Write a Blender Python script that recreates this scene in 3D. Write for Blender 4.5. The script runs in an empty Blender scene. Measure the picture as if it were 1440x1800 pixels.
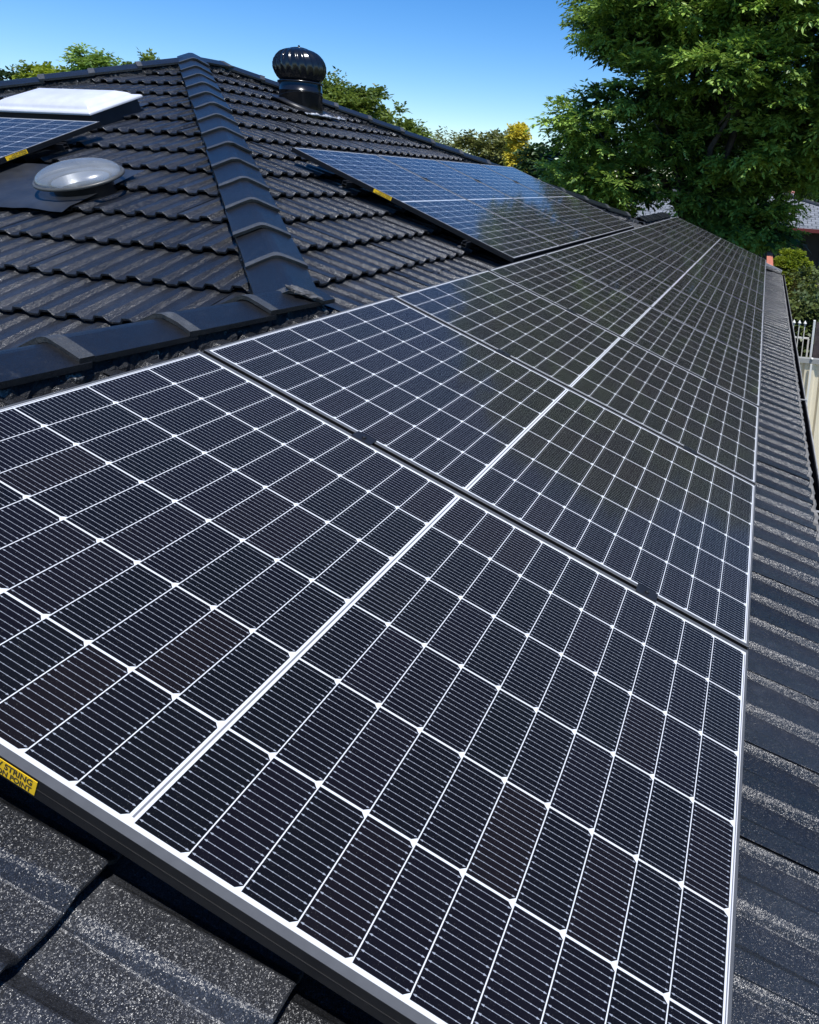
import bpy, bmesh, math, random
import numpy as np
from mathutils import Vector, Matrix
R = math.radians
scn = bpy.context.scene
# ------------------------------------------------------------------ camera
cam_d = bpy.data.cameras.new("camera"); cam = bpy.data.objects.new("camera", cam_d)
scn.collection.objects.link(cam)
_r = Vector((0.97599157, 0.21121079, 0.05320213)); _u = Vector((-0.09576773, 0.1967499, 0.97576535)); _b = _r.cross(_u)
CAM = Vector((0.74185, -0.61083, 0.85312))
cam.matrix_world = Matrix(((_r.x, _u.x, _b.x, CAM.x), (_r.y, _u.y, _b.y, CAM.y), (_r.z, _u.z, _b.z, CAM.z), (0, 0, 0, 1)))
cam_d.sensor_fit = 'HORIZONTAL'; cam_d.sensor_width = 36.0
cam_d.lens = 1217.56 / 1440 * 36
cam_d.shift_x = -(1084.57 - 720) / 1440; cam_d.shift_y = -(900 - 584.6) / 1440
cam_d.clip_start = 0.02; cam_d.clip_end = 2000
scn.camera = cam
# ------------------------------------------------------------------ sky and sun
SUN = Vector((0.257, -0.30, 0.92)).normalized()
world = bpy.data.worlds.new("World"); scn.world = world; world.use_nodes = True
wn = world.node_tree.nodes; bg = wn['Background']
sky = wn.new('ShaderNodeTexSky'); sky.sky_type = 'NISHITA'; sky.sun_disc = False
sky.sun_elevation = math.asin(SUN.z); sky.sun_rotation = math.atan2(SUN.x, SUN.y)
sky.altitude = 0; sky.air_density = 1.0; sky.dust_density = 0.0; sky.ozone_density = 6.0
hsv = wn.new('ShaderNodeHueSaturation'); hsv.inputs['Saturation'].default_value = 1.30; hsv.inputs['Hue'].default_value = .507
world.node_tree.links.new(sky.outputs[0], hsv.inputs['Color']); world.node_tree.links.new(hsv.outputs[0], bg.inputs[0]); bg.inputs[1].default_value = 0.15
sl = bpy.data.lights.new("sun", 'SUN'); sl.energy = 5.0; sl.angle = R(0.5); sl.color = (1, 0.985, 0.965)
so = bpy.data.objects.new("sun", sl); scn.collection.objects.link(so)
so.rotation_euler = SUN.to_track_quat('Z', 'Y').to_euler()
scn.view_settings.view_transform = 'Standard'; scn.view_settings.look = 'None'
scn.view_settings.gamma = 1; scn.view_settings.exposure = 0.12
scn.render.engine = 'CYCLES'
rnd = random.Random(7); nrng = np.random.default_rng(11)

# ------------------------------------------------------------------ helpers
def link(o, parent=None):
    scn.collection.objects.link(o)
    if parent is not None: o.parent = parent
    return o
def tag(o, label=None, cat=None, group=None, kind=None):
    if label: o['label'] = label
    if cat: o['category'] = cat
    if group: o['group'] = group
    if kind: o['kind'] = kind
    return o
def empty(name, loc=(0, 0, 0), mat=None):
    o = bpy.data.objects.new(name, None); o.empty_display_size = .1
    scn.collection.objects.link(o)
    if mat is not None: o.matrix_world = mat
    else: o.location = loc
    return o
class MB:
    def __init__(s): s.v = []; s.f = []; s.m = []; s.sm = []
    def add(s, vs, fs, mi=0, smooth=False):
        b = len(s.v); s.v += [tuple(x) for x in vs]
        for f in fs: s.f.append(tuple(b + i for i in f)); s.m.append(mi); s.sm.append(smooth)
    def box(s, lo, hi, mi=0, T=None):
        x0, y0, z0 = lo; x1, y1, z1 = hi
        vs = [(x0, y0, z0), (x1, y0, z0), (x1, y1, z0), (x0, y1, z0), (x0, y0, z1), (x1, y0, z1), (x1, y1, z1), (x0, y1, z1)]
        if T: vs = [T @ Vector(v) for v in vs]
        s.add(vs, [(0, 3, 2, 1), (4, 5, 6, 7), (0, 1, 5, 4), (1, 2, 6, 5), (2, 3, 7, 6), (3, 0, 4, 7)], mi)
    def tube(s, pts, rad, n=8, mi=0, cap=True):
        rings = []; pts = [Vector(p) for p in pts]
        for i, p in enumerate(pts):
            d = (pts[min(i + 1, len(pts) - 1)] - pts[max(i - 1, 0)]).normalized()
            a = Vector((0, 0, 1)) if abs(d.z) < .9 else Vector((1, 0, 0))
            x = d.cross(a).normalized(); y = d.cross(x)
            r = rad[i] if isinstance(rad, (list, tuple)) else rad
            rings.append([p + x * (r * math.cos(2 * math.pi * k / n)) + y * (r * math.sin(2 * math.pi * k / n)) for k in range(n)])
        vs = [q for rg in rings for q in rg]; fs = []
        for i in range(len(rings) - 1):
            for k in range(n):
                k2 = (k + 1) % n; fs.append((i * n + k, i * n + k2, (i + 1) * n + k2, (i + 1) * n + k))
        if cap: fs.append(tuple(range(n))[::-1]); fs.append(tuple((len(rings) - 1) * n + k for k in range(n)))
        s.add(vs, fs, mi, True)
    def lathe(s, prof, n=32, mi=0, mod=None, T=None, smooth=True):
        vs = []; fs = []
        for i, (r, z) in enumerate(prof):
            for k in range(n):
                a = 2 * math.pi * k / n; rr = r * (mod(i, k, a) if mod else 1)
                v = Vector((rr * math.cos(a), rr * math.sin(a), z)); vs.append(T @ v if T else v)
        for i in range(len(prof) - 1):
            for k in range(n):
                k2 = (k + 1) % n; fs.append((i * n + k, i * n + k2, (i + 1) * n + k2, (i + 1) * n + k))
        s.add(vs, fs, mi, smooth)
    def build(s, name, mats, parent=None, T=None, recalc=False, bevel=0):
        me = bpy.data.meshes.new(name); vs = s.v if T is None else [T @ Vector(v) for v in s.v]
        me.from_pydata([tuple(v) for v in vs], [], s.f)
        for m in (mats if isinstance(mats, (list, tuple)) else [mats]): me.materials.append(m)
        me.polygons.foreach_set('material_index', s.m); me.polygons.foreach_set('use_smooth', s.sm)
        if recalc:
            bm = bmesh.new(); bm.from_mesh(me); bmesh.ops.recalc_face_normals(bm, faces=bm.faces); bm.to_mesh(me); bm.free()
        me.update(); o = bpy.data.objects.new(name, me); link(o, parent)
        if bevel:
            b = o.modifiers.new('bevel', 'BEVEL'); b.width = bevel; b.segments = 2; b.limit_method = 'ANGLE'
        return o

# ---- node helpers
def newmat(name):
    m = bpy.data.materials.new(name); m.use_nodes = True
    return m, m.node_tree, m.node_tree.nodes['Principled BSDF']
class NT:
    def __init__(s, t): s.t = t
    def n(s, kind, **kw):
        x = s.t.nodes.new(kind)
        for k, v in kw.items(): setattr(x, k, v)
        return x
    def L(s, a, b): s.t.links.new(a, b)
    def m(s, op, a, b=None, c=None, clamp=False):
        x = s.t.nodes.new('ShaderNodeMath'); x.operation = op; x.use_clamp = clamp
        for i, v in enumerate((a, b, c)):
            if v is None: continue
            if isinstance(v, (int, float)): x.inputs[i].default_value = v
            else: s.t.links.new(v, x.inputs[i])
        return x.outputs[0]
    def mix(s, f, a, b):
        x = s.t.nodes.new('ShaderNodeMix'); x.data_type = 'RGBA'
        for i, v in ((0, f), (6, a), (7, b)):
            if isinstance(v, (int, float)): x.inputs[i].default_value = v
            elif isinstance(v, tuple): x.inputs[i].default_value = (*v, 1) if len(v) == 3 else v
            else: s.t.links.new(v, x.inputs[i])
        return x.outputs[2]
    def ramp(s, f, stops):
        x = s.t.nodes.new('ShaderNodeValToRGB'); e = x.color_ramp.elements
        while len(e) < len(stops): e.new(.5)
        for i, (p, c) in enumerate(stops):
            e[i].position = p; e[i].color = (*c, 1) if isinstance(c, tuple) else (c, c, c, 1)
        s.t.links.new(f, x.inputs[0]); return x.outputs[0]
    def noise(s, scale, detail=2, rough=.5, vec=None, obj=True):
        x = s.t.nodes.new('ShaderNodeTexNoise'); x.inputs['Scale'].default_value = scale
        x.inputs['Detail'].default_value = detail; x.inputs['Roughness'].default_value = rough
        if vec is None:
            tc = s.t.nodes.new('ShaderNodeTexCoord'); vec = tc.outputs['Object']
        s.t.links.new(vec, x.inputs['Vector']); return x.outputs['Fac']
def simple(name, col, rough=.5, metal=0, spec=.5, nscale=0, namt=.2, bump=0, bscale=60):
    m, t, p = newmat(name); N = NT(t)
    p.inputs['Roughness'].default_value = rough; p.inputs['Metallic'].default_value = metal
    p.inputs['Specular IOR Level'].default_value = spec
    if nscale:
        f = N.noise(nscale, 4, .6)
        c = N.ramp(f, [(.3, tuple(x * (1 - namt) for x in col)), (.7, tuple(min(1, x * (1 + namt)) for x in col))])
        N.L(c, p.inputs['Base Color'])
    else: p.inputs['Base Color'].default_value = (*col, 1)
    if bump:
        b = N.n('ShaderNodeBump'); b.inputs['Strength'].default_value = bump; b.inputs['Distance'].default_value = .004
        N.L(N.noise(bscale, 3, .6), b.inputs['Height']); N.L(b.outputs[0], p.inputs['Normal'])
    return m

def tile_material(name, base=(.0125, .0130, .0145), hi=(.046, .048, .053), grit=1.0, wear=.2, rgh=.24, facet=.58):
    # charcoal spray-coated concrete: fine grit, its glints partly painted as pale specks, broad blotches, pale scuffs
    m, t, p = newmat(name); N = NT(t)
    tc = N.n('ShaderNodeTexCoord'); v = tc.outputs['Object']
    big = N.noise(2.3, 4, .6, v); mid = N.noise(30, 4, .65, v); fine = N.noise(480, 2, .7, v); fine2 = N.noise(760, 1, .5, v)
    c = N.mix(N.ramp(big, [(.3, 0.0), (.75, .45)]), base, tuple(x * 1.7 for x in base))
    c = N.mix(N.ramp(mid, [(.5, 0.0), (.8, .35)]), c, hi)
    g = N.m('MULTIPLY', N.ramp(fine, [(.58, 0.0), (.72, 1.0)]), .38 * grit)
    c = N.mix(g, c, tuple(min(1, x * 2.6) for x in hi))
    sc = N.m('MULTIPLY', N.ramp(N.noise(11, 6, .75, v), [(.64, 0.0), (.72, 1.0)]), .25 * wear)
    c = N.mix(sc, c, (.09, .09, .088))
    at = N.n('ShaderNodeAttribute'); at.attribute_name = 'tone'
    grime = N.m('MULTIPLY', N.ramp(N.noise(1.1, 6, .7, v), [(.35, .7), (.7, 1.35)]), N.m('ADD', .72, N.m('MULTIPLY', at.outputs['Fac'], .56)))
    vs_ = N.n('ShaderNodeVectorMath', operation='SCALE'); N.L(c, vs_.inputs[0]); N.L(grime, vs_.inputs['Scale']); c = vs_.outputs[0]
    N.L(c, p.inputs['Base Color'])
    N.L(N.m('ADD', N.ramp(fine2, [(.3, rgh - .08), (.7, rgh + .10)]), N.ramp(N.noise(3.7, 5, .7, v), [(.35, 0.0), (.7, .08)])), p.inputs['Roughness'])
    p.inputs['Specular IOR Level'].default_value = .6
    b = N.n('ShaderNodeBump'); b.inputs['Strength'].default_value = 1; b.inputs['Distance'].default_value = .0007 * grit
    N.L(N.m('ADD', fine, N.m('MULTIPLY', mid, .12)), b.inputs['Height'])
    # coarse sand grains: every grain is a little facet with its own tilt
    vo = N.n('ShaderNodeTexVoronoi'); vo.inputs['Scale'].default_value = 620; N.L(v, vo.inputs['Vector'])
    s1 = N.n('ShaderNodeVectorMath', operation='SUBTRACT'); N.L(vo.outputs['Color'], s1.inputs[0]); s1.inputs[1].default_value = (.5, .5, .5)
    s2 = N.n('ShaderNodeVectorMath', operation='SCALE'); N.L(s1.outputs[0], s2.inputs[0]); s2.inputs['Scale'].default_value = facet
    s3 = N.n('ShaderNodeVectorMath', operation='ADD'); N.L(b.outputs[0], s3.inputs[0]); N.L(s2.outputs[0], s3.inputs[1])
    s4 = N.n('ShaderNodeVectorMath', operation='NORMALIZE'); N.L(s3.outputs[0], s4.inputs[0]); N.L(s4.outputs[0], p.inputs['Normal'])
    return m
M_tile = tile_material('charcoal_tile')
M_cap = tile_material('cap_tile', (.009, .0095, .011), (.03, .031, .033), .8, 1.6, .30, .34)
M_collar = tile_material('cap_collar', (.055, .054, .05), (.24, .235, .21), 1.0, 3.0, .4, .6)
def mortar_material():
    m, t, p = newmat('painted_mortar'); N = NT(t)
    tc = N.n('ShaderNodeTexCoord'); v = tc.outputs['Object']
    a = N.noise(16, 5, .7, v)
    chips = N.ramp(a, [(.60, 0.0), (.63, 1.0)])
    c = N.mix(chips, (.010, .011, .013), N.ramp(N.noise(60, 3, .6, v), [(.3, (.06, .06, .055)), (.7, (.28, .28, .26))]))
    N.L(c, p.inputs['Base Color']); p.inputs['Roughness'].default_value = .5
    b = N.n('ShaderNodeBump'); b.inputs['Strength'].default_value = 1; b.inputs['Distance'].default_value = .02
    N.L(N.noise(45, 5, .7, v), b.inputs['Height']); N.L(b.outputs[0], p.inputs['Normal'])
    return m
M_mortar = mortar_material()
M_under = simple('sarking', (.01, .01, .01), .9)

# ------------------------------------------------------------------ roof frames
AL = 0.37733373; CA, SA = math.cos(AL), math.sin(AL)
def frame(o, x, y, z):
    x, y, z, o = Vector(x), Vector(y), Vector(z), Vector(o)
    return Matrix(((x.x, y.x, z.x, o.x), (x.y, y.y, z.y, o.y), (x.z, y.z, z.z, o.z), (0, 0, 0, 1)))
# right face: local x = down the slope, y = along the gutter (away), z = roof normal; origin on the panel glass
F1 = frame((0, 0, 0), (CA, 0, -SA), (0, 1, 0), (SA, 0, CA))
APEX = Vector((-4.68, 5.29, 1.747)); APB = Vector((-4.68, 5.70, 1.747)); PJ = Vector((-1.10, 1.79, .333)); QJ = Vector((-1.10, 9.28, .333))
AL2 = math.atan(1.414 / 3.50); CL, SL = math.cos(AL2), math.sin(AL2)
HP = (APEX + PJ) / 2
# front face: local x = along the eave (to the right), y = up... origin at HP, local x right, local y down slope
F2 = frame(HP, (0, -CL, -SL), (1, 0, 0), (0, -SL, CL))   # x = down the slope, y = +X, z = normal
GZ = -3.0
house = empty('house', (-4, 3, GZ)); HI = house.matrix_world.inverted()
tag(house, 'single storey house under a hipped charcoal concrete tile roof, carrying the solar panels', 'house')
def hb(o):   # parent to the house keeping world placement
    o.parent = house; o.matrix_parent_inverse = Matrix.Translation((4, -3, -GZ)); return o

PIT = .1305
PROF = [(0.0, 0), (.002, .0004), (.0405, .0004), (.0425, -.0006), (.0585, -.0188), (.0612, -.0202), (.0850, -.0207), (.1110, -.0202), (.1135, -.0190), (.1288, -.0012)]
TN = []
def courses(a_end, n, b0, b1, phase, zc, step=.301, seed=1):
    """tile courses ending at a_end, a_end-step ...; local x down slope, y along"""
    rr = random.Random(seed); V = []; Fc = []; TN.clear()
    k0 = math.floor((b0 - phase) / (2 * PIT)); k1 = math.ceil((b1 - phase) / (2 * PIT))
    for ci in range(n):
        a1 = a_end - ci * step; a0 = a1 - step - .035
        for k in range(k0, k1):
            jz = rr.gauss(0, .0011); ja = rr.gauss(0, .0022); tw = rr.gauss(0, .0012)
            bb = phase + k * 2 * PIT; cols = []
            for q in range(2):
                for (pb, pz) in PROF:
                    cols.append((bb + q * PIT + pb, pz, q))
            cols = [(b, z) for b, z, q in cols]
            # joint groove: last few mm of the tile pair drop
            cols.append((bb + 2 * PIT - .0035, -.0005)); cols.append((bb + 2 * PIT - .003, -.007)); cols.append((bb + 2 * PIT, -.007)); 
            base = len(V); nc = len(cols); TN.extend([rr.random()] * (nc * 5))
            for (b, z) in cols:
                t = (b - bb) / (2 * PIT) - .5
                zz = zc + z + jz + tw * t
                w = rr.gauss(0, .0006)
                V.append((a0, b, zz - z * .45 - .0375)); V.append((a1 + ja - .003, b, zz - .0003)); V.append((a1 + ja + w, b, zz - .0025))
                V.append((a1 + ja + w - .001, b, zz - .0125)); V.append((a1 - .035, b, zz - .0130))
            for i in range(nc - 1):
                A = base + i * 5; B = A + 5
                for q in range(4): Fc.append((A + q, A + q + 1, B + q + 1, B + q))
    return V, Fc
def tiled(name, V, Fc, T, cuts, mat, smooth=False):
    me = bpy.data.meshes.new(name); me.from_pydata([tuple(T @ Vector(v)) for v in V], [], Fc); me.materials.append(mat)
    ta = me.attributes.new('tone', 'FLOAT', 'POINT'); ta.data.foreach_set('value', TN)
    bm = bmesh.new(); bm.from_mesh(me)
    for co, no in cuts:
        bmesh.ops.bisect_plane(bm, geom=bm.verts[:] + bm.edges[:] + bm.faces[:], dist=1e-5, plane_co=co, plane_no=no, clear_outer=True)
    bm.to_mesh(me); bm.free()
    o = bpy.data.objects.new(name, me); scn.collection.objects.link(o); return hb(o)
ZC = -.095
PH = 1.918
XS = -1.075
hipn1 = Vector((PJ.y - APEX.y, -(PJ.x - APEX.x), 0)).normalized()     # horizontal normal of near hip
if hipn1.dot(Vector((0, -1, 0))) < 0: hipn1.negate()
hipn2 = Vector((QJ.y - APB.y, -(QJ.x - APB.x), 0)).normalized()
if hipn2.dot(Vector((0, 1, 0))) < 0: hipn2.negate()
V, Fc = courses(1.193, 8, -3.0, 12.0, PH, ZC, seed=3)
tiled('roof_tiles', V, Fc, F1, [((XS, 0, 0), (-1, 0, 0)), ((0, 12.0, 0), (0, 1, 0)), ((0, -2.9, 0), (0, -1, 0))], M_tile)
V, Fc = courses(1.193 - .301 * 7, 14, 1.6, 9.8, PH, ZC, seed=4)
tiled('roof_tiles', V, Fc, F1, [((XS, 0, 0), (1, 0, 0)), (APEX, hipn1), (APB, hipn2), (APEX, Vector((-1, 0, 0)))], M_tile)
# front face
V, Fc = courses(1.838 + .304 * 3, 18, -5.6, 2.0, .192, -.0, .304, seed=5)
LHn = Vector((-hipn1.x, hipn1.y, 0)); LHn = Vector((-abs(hipn1.x), -abs(hipn1.y) * 0 + 0, 0))
lh = Vector((-8.18, 1.79, .333)); lhn = Vector(((lh - APEX).y, -(lh - APEX).x, 0)).normalized()
if lhn.x > 0: lhn.negate()
# right hip keeps the -Y side of the hip, left hip keeps the +X side
tiled('roof_tiles', V, Fc, F2, [(APEX, -hipn1), (APEX, lhn)], M_tile)
# wing, left side of its ridge (mirrored), near and far wings
XR, ZR = -1.075, .31
F3 = frame((2 * XS, 0, 0), (-CA, 0, -SA), (0, -1, 0), (-SA, 0, CA))
V, Fc = courses(-1.15 + .301 * 6, 7, -9.0, 3.2, .03, ZC, seed=6)
V1 = [v for v in V]
tiled('roof_tiles', V1, Fc, F3, [((XS, 0, 0), (1, 0, 0)), ((0, 1.9, 0), (0, 1, 0)), ((0, -2.9, 0), (0, -1, 0))], M_tile)
V, Fc = courses(-1.15 + .301 * 6, 7, -12.1, -9.2, .03, ZC, seed=8)
tiled('roof_tiles', V, Fc, F3, [((XS, 0, 0), (1, 0, 0)), ((0, 12.0, 0), (0, 1, 0)), ((0, 9.4, 0), (0, -1, 0))], M_tile)
# unseen back and left faces, underlay, walls
b = MB(); d = Vector((0, 0, -.09))
BL_ = Vector((-8.18, 9.28, .333))
b.add([APB, QJ, BL_], [(0, 1, 2)]); b.add([APEX, APB, BL_, lh], [(0, 1, 2, 3)])
e = -.56
def down(p, q, z): return p + (q - p) * ((p.z - z) / (p.z - q.z))
b.add([QJ, BL_, down(APB, BL_, e), down(APB, QJ, e)], [(0, 1, 2, 3)]); b.add([BL_, lh, down(APEX, lh, e), down(APB, BL_, e)], [(0, 1, 2, 3)])
b.add([APEX + d, down(APEX, PJ, e) + d, down(APEX, lh, e) + d], [(0, 1, 2)])
b.add([APEX + d, PJ + d, QJ + d, APB + d], [(0, 1, 2, 3)])
b.add([Vector((XS, -2.85, .2)), Vector((XS, 11.95, .2)), Vector((1.02, 11.95, -.63)), Vector((1.02, -2.85, -.63))], [(0, 1, 2, 3)])
hb(b.build('roof_underlay', M_under))
M_brick = simple('brick', (.42, .33, .25), .8, nscale=8, bump=.4)
M_soffit = simple('soffit', (.55, .53, .48), .6)
b = MB(); b.box((-9.0, -2.6, GZ), (.75, 11.8, -.75)); hb(b.build('wall', M_brick))
b = MB(); b.box((.752, -2.8, -.74), (1.09, 11.95, -.70)); b.box((-9.2, -2.8, -.745), (.75, 11.95, -.72)); hb(b.build('soffit', M_soffit))
# gable end of the far wing
b = MB()
b.add([(XS, 11.99, .22), (1.04, 11.99, -.64), (1.04, 11.99, -.74), (XS - 2.1, 11.99, -.74), (XS - 2.1, 11.99, -.64)], [(0, 1, 2, 3, 4)])
hb(b.build('gable', M_brick))
M_barge = simple('barge', (.30, .30, .30), .5, nscale=20)
b = MB()
for (p, q) in (((XS, .335), (1.10, -.525)),):
    t = Vector((q[0] - p[0], 0, q[1] - p[1])).normalized(); nn = Vector((-t.z, 0, t.x))
    vs = []
    for y in (11.985, 12.03):
        for (pp, o) in ((p, 0), (q, 0), (q, -.12), (p, -.12)): vs.append(Vector((pp[0], y, pp[1])) + nn * (o - .0) * 1)
    b.add(vs, [(0, 1, 2, 3), (7, 6, 5, 4), (0, 4, 5, 1), (1, 5, 6, 2), (2, 6, 7, 3), (3, 7, 4, 0)])
hb(b.build('barge_board', M_barge, recalc=True))

# ------------------------------------------------------------------ ridge caps
def cap(T, length, seed, w=.118, th=R(26), taper=.0, step=.014):
    """T: local x along the row (towards the overlapping collar end), y across, z up"""
    rr = random.Random(seed); mb = MB()
    prof = []
    for t_, dz in ((-1, 0), (-.55, 0), (-.18, 0), (-.06, .0), (.06, .0), (.18, 0), (.55, 0), (1, 0)):
        y = t_ * w; z = -abs(y) * math.tan(th)
        if abs(t_) < .2: z -= (.2 - abs(t_)) * w * math.tan(th) * .55
        prof.append((y, z))
    secs = [(0, 0.0, 1.0), (length - .045, step * .8, 1.0), (length - .043, step * .8 + .0035, 1.02), (length, step + .0035, 1.03)]
    vs = []
    for (x, dz, sc) in secs:
        for (y, z) in prof:
            jx = rr.gauss(0, .0022) if x > length - .001 else 0
            vs.append((x + jx, y * sc, z * sc + dz + rr.gauss(0, .0006)))
    n = len(prof); ns = len(secs)
    for s in range(ns - 1):
        mb.add([], [], 0)
    top = len(vs)
    fs = []; ms = []
    for s in range(ns - 1):
        for k in range(n - 1):
            fs.append((s * n + k, s * n + k + 1, (s + 1) * n + k + 1, (s + 1) * n + k)); ms.append(1 if s >= 1 else 0)
    # thickness skirt all round
    for s in (0, ns - 1):
        b0 = len(vs)
        for k in range(n):
            x, y, z = vs[s * n + k]; vs.append((x - (.004 if s else 0), y * .97, z - .016))
        for k in range(n - 1):
            fs.append((s * n + k, s * n + k + 1, b0 + k + 1, b0 + k)); ms.append(1 if s else 0)
    for k in (0, n - 1):
        b0 = len(vs)
        for s in range(ns):
            x, y, z = vs[s * n + k]; vs.append((x, y * .985, z - .017))
        for s in range(ns - 1):
            fs.append((s * n + k, (s + 1) * n + k, b0 + s + 1, b0 + s)); ms.append(0)
    me = bpy.data.meshes.new('ridge_cap'); me.from_pydata([tuple(T @ Vector(v)) for v in vs], [], fs)
    me.materials.append(M_cap); me.materials.append(M_collar); me.polygons.foreach_set('material_index', ms)
    bm = bmesh.new(); bm.from_mesh(me); bmesh.ops.recalc_face_normals(bm, faces=bm.faces)
    bm.to_mesh(me); bm.free()
    o = bpy.data.objects.new('ridge_cap', me); scn.collection.objects.link(o); return hb(o)
def cap_row(p, q, n, up, first=0.0, seed=0, w=.118, spacing=.365, mort_w=.105, mort_h=.075):
    p = Vector(p); q = Vector(q); x = (q - p).normalized(); up = Vector(up); y = up.cross(x).normalized(); z = x.cross(y)
    rr = random.Random(seed)
    for i in range(n):
        o = p + x * (first + i * spacing) + z * rr.gauss(0, .002) + y * rr.gauss(0, .0025)
        a = rr.gauss(0, R(.5)); xx = (x + y * math.tan(a)).normalized(); yy = z.cross(xx).normalized()
        T = frame(o - xx * .03, xx, yy, z)
        cap(T, spacing + .032, seed * 100 + i, w)
    # rough mortar bedding under the row: an irregular solid strip
    L = (q - p).length; m = int(L / .018); vs = []; fs = []
    sec = [(-1, -1), (-1.0, -.35), (-.8, -.02), (0, .3), (.8, -.02), (1.0, -.35), (1, -1)]
    for i in range(m + 1):
        s = L * i / m
        for j, (a, c) in enumerate(sec):
            vs.append(p + x * s + y * (a * mort_w + rr.gauss(0, .005)) + z * (-.062 + c * mort_h * (1 if c < 0 else .5) + rr.gauss(0, .0035)))
    k = len(sec)
    for i in range(m):
        for j in range(k - 1): fs.append((i * k + j, i * k + j + 1, (i + 1) * k + j + 1, (i + 1) * k + j))
    mb = MB(); mb.add(vs, fs); hb(mb.build('mortar_bedding', M_mortar, recalc=True))
UPZ = Vector((0, 0, 1))
hz = Vector((0, 0, .062))
cap_row(APEX + hz, PJ + hz + (PJ - APEX).normalized() * .10, 15, UPZ, -.11, 1, spacing=.361)
cap_row(APEX + hz, APB + hz, 1, UPZ, .02, 7)
cap_row((XS, 1.88, .368), (XS, -2.9, .368), 13, UPZ, .0, 2, w=.108, spacing=.357, mort_h=.085, mort_w=.097)
cap_row(APB + hz, QJ + hz + (QJ - APB).normalized() * .02, 14, UPZ, .0, 3)
cap_row((XS, 12.0, .368), (XS, 9.3, .368), 7, UPZ, .0, 4)
cap_row(APEX + hz, lh + hz, 13, UPZ, .1, 5)
# broken mortar lump on the last cap, at the junction
M_plug = simple('raw_mortar', (.075, .073, .07), .7, nscale=40, namt=.85, bump=1, bscale=60)
hx_ = (PJ - APEX).normalized(); hy_ = UPZ.cross(hx_).normalized()
bm = bmesh.new(); bmesh.ops.create_icosphere(bm, subdivisions=4, radius=1); rr = random.Random(8)
for v_ in bm.verts:
    n_ = .16 * math.sin(v_.co.x * 5 + 1) * math.cos(v_.co.y * 7) + .10 * math.sin(v_.co.y * 15 + v_.co.x * 11) + rr.gauss(0, .035)
    v_.co = Vector((v_.co.x * .032, v_.co.y * .068, v_.co.z * .010)) * (1 + n_)
me = bpy.data.meshes.new('mortar_plug'); bm.to_mesh(me); bm.free(); me.materials.append(M_plug)
th_ = R(27); yy_ = (hy_ * math.cos(th_) - UPZ * math.sin(th_)).normalized(); zz_ = hx_.cross(yy_)
if zz_.z < 0: zz_.negate()
yy_ = zz_.cross(hx_)
me.transform(frame(PJ + hx_ * .085 + hy_ * .050 + UPZ * (.062 + .014 - .050 * math.tan(R(26)) + .001), hx_, yy_, zz_))
pg = bpy.data.objects.new('mortar_plug', me); scn.collection.objects.link(pg); hb(pg)

# ------------------------------------------------------------------ gutter
M_gut = simple('gutter_black', (.016, .013, .013), .6, nscale=12, namt=.3)
M_gutlip = simple('gutter_lip', (.32, .31, .29), .45, nscale=10, namt=.3)
M_scum = simple('edge_mortar', (.17, .16, .145), .9, nscale=22, namt=.5, bump=1)
gx0, gx1 = 1.055, 1.133
b = MB(); y0, y1 = -2.9, 12.05
prof = [(gx0, -.60), (gx0, -.70), (gx0 + .01, -.705), (gx1 - .01, -.705), (gx1, -.70), (gx1 + .004, -.605), (gx1 - .002, -.600), (gx1 - .004, -.60), (gx1 - .006, -.695), (gx0 + .008, -.697), (gx0 + .008, -.60)]
vs = [(x, y, z) for y in (y0, y1) for x, z in prof]; k = len(prof)
b.add(vs, [(i, i + 1, k + i + 1, k + i) for i in range(k - 1)] + [tuple(range(k))[::-1], tuple(range(k, 2 * k))])
g_o = b.build('gutter', M_gut, recalc=True); hb(g_o)
b = MB(); b.tube([(gx1 + .004, y0, -.598), (gx1 + .004, y1, -.598)], .0042, 8); lp = b.build('gutter_lip', M_gutlip, parent=None)
lp.parent = g_o
for i, y in enumerate((.7, 2.5, 4.3)):
    b = MB(); b.box((gx0 + .03, y - .008, -.592), (gx1 + .010, y + .008, -.588)); b.box((gx1 + .0085, y - .008, -.620), (gx1 + .012, y + .008, -.5925))
    o = b.build('gutter_bracket', M_gutlip); o.parent = g_o
# crumbly mortar line at the tile ends
b = MB(); rr = random.Random(9); vs = []; fs = []; m = 700
for i in range(m + 1):
    y = -2.8 + 14.7 * i / m; wv = .004 * math.sin((y - PH) / PIT * 2 * math.pi)
    a = 1.096 + wv + rr.gauss(0, .0015)
    vs += [(a - .05, y, -.575 + rr.gauss(0, .002)), (a - .002, y, -.583 + rr.gauss(0, .003)), (a + .004 + rr.random() * .003, y, -.60), (a - .02, y, -.66)]
for i in range(m):
    for j in range(3): fs.append((i * 4 + j, i * 4 + j + 1, i * 4 + j + 5, i * 4 + j + 4))
b.add(vs, fs); hb(b.build('eave_mortar', M_scum, recalc=True))

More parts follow.
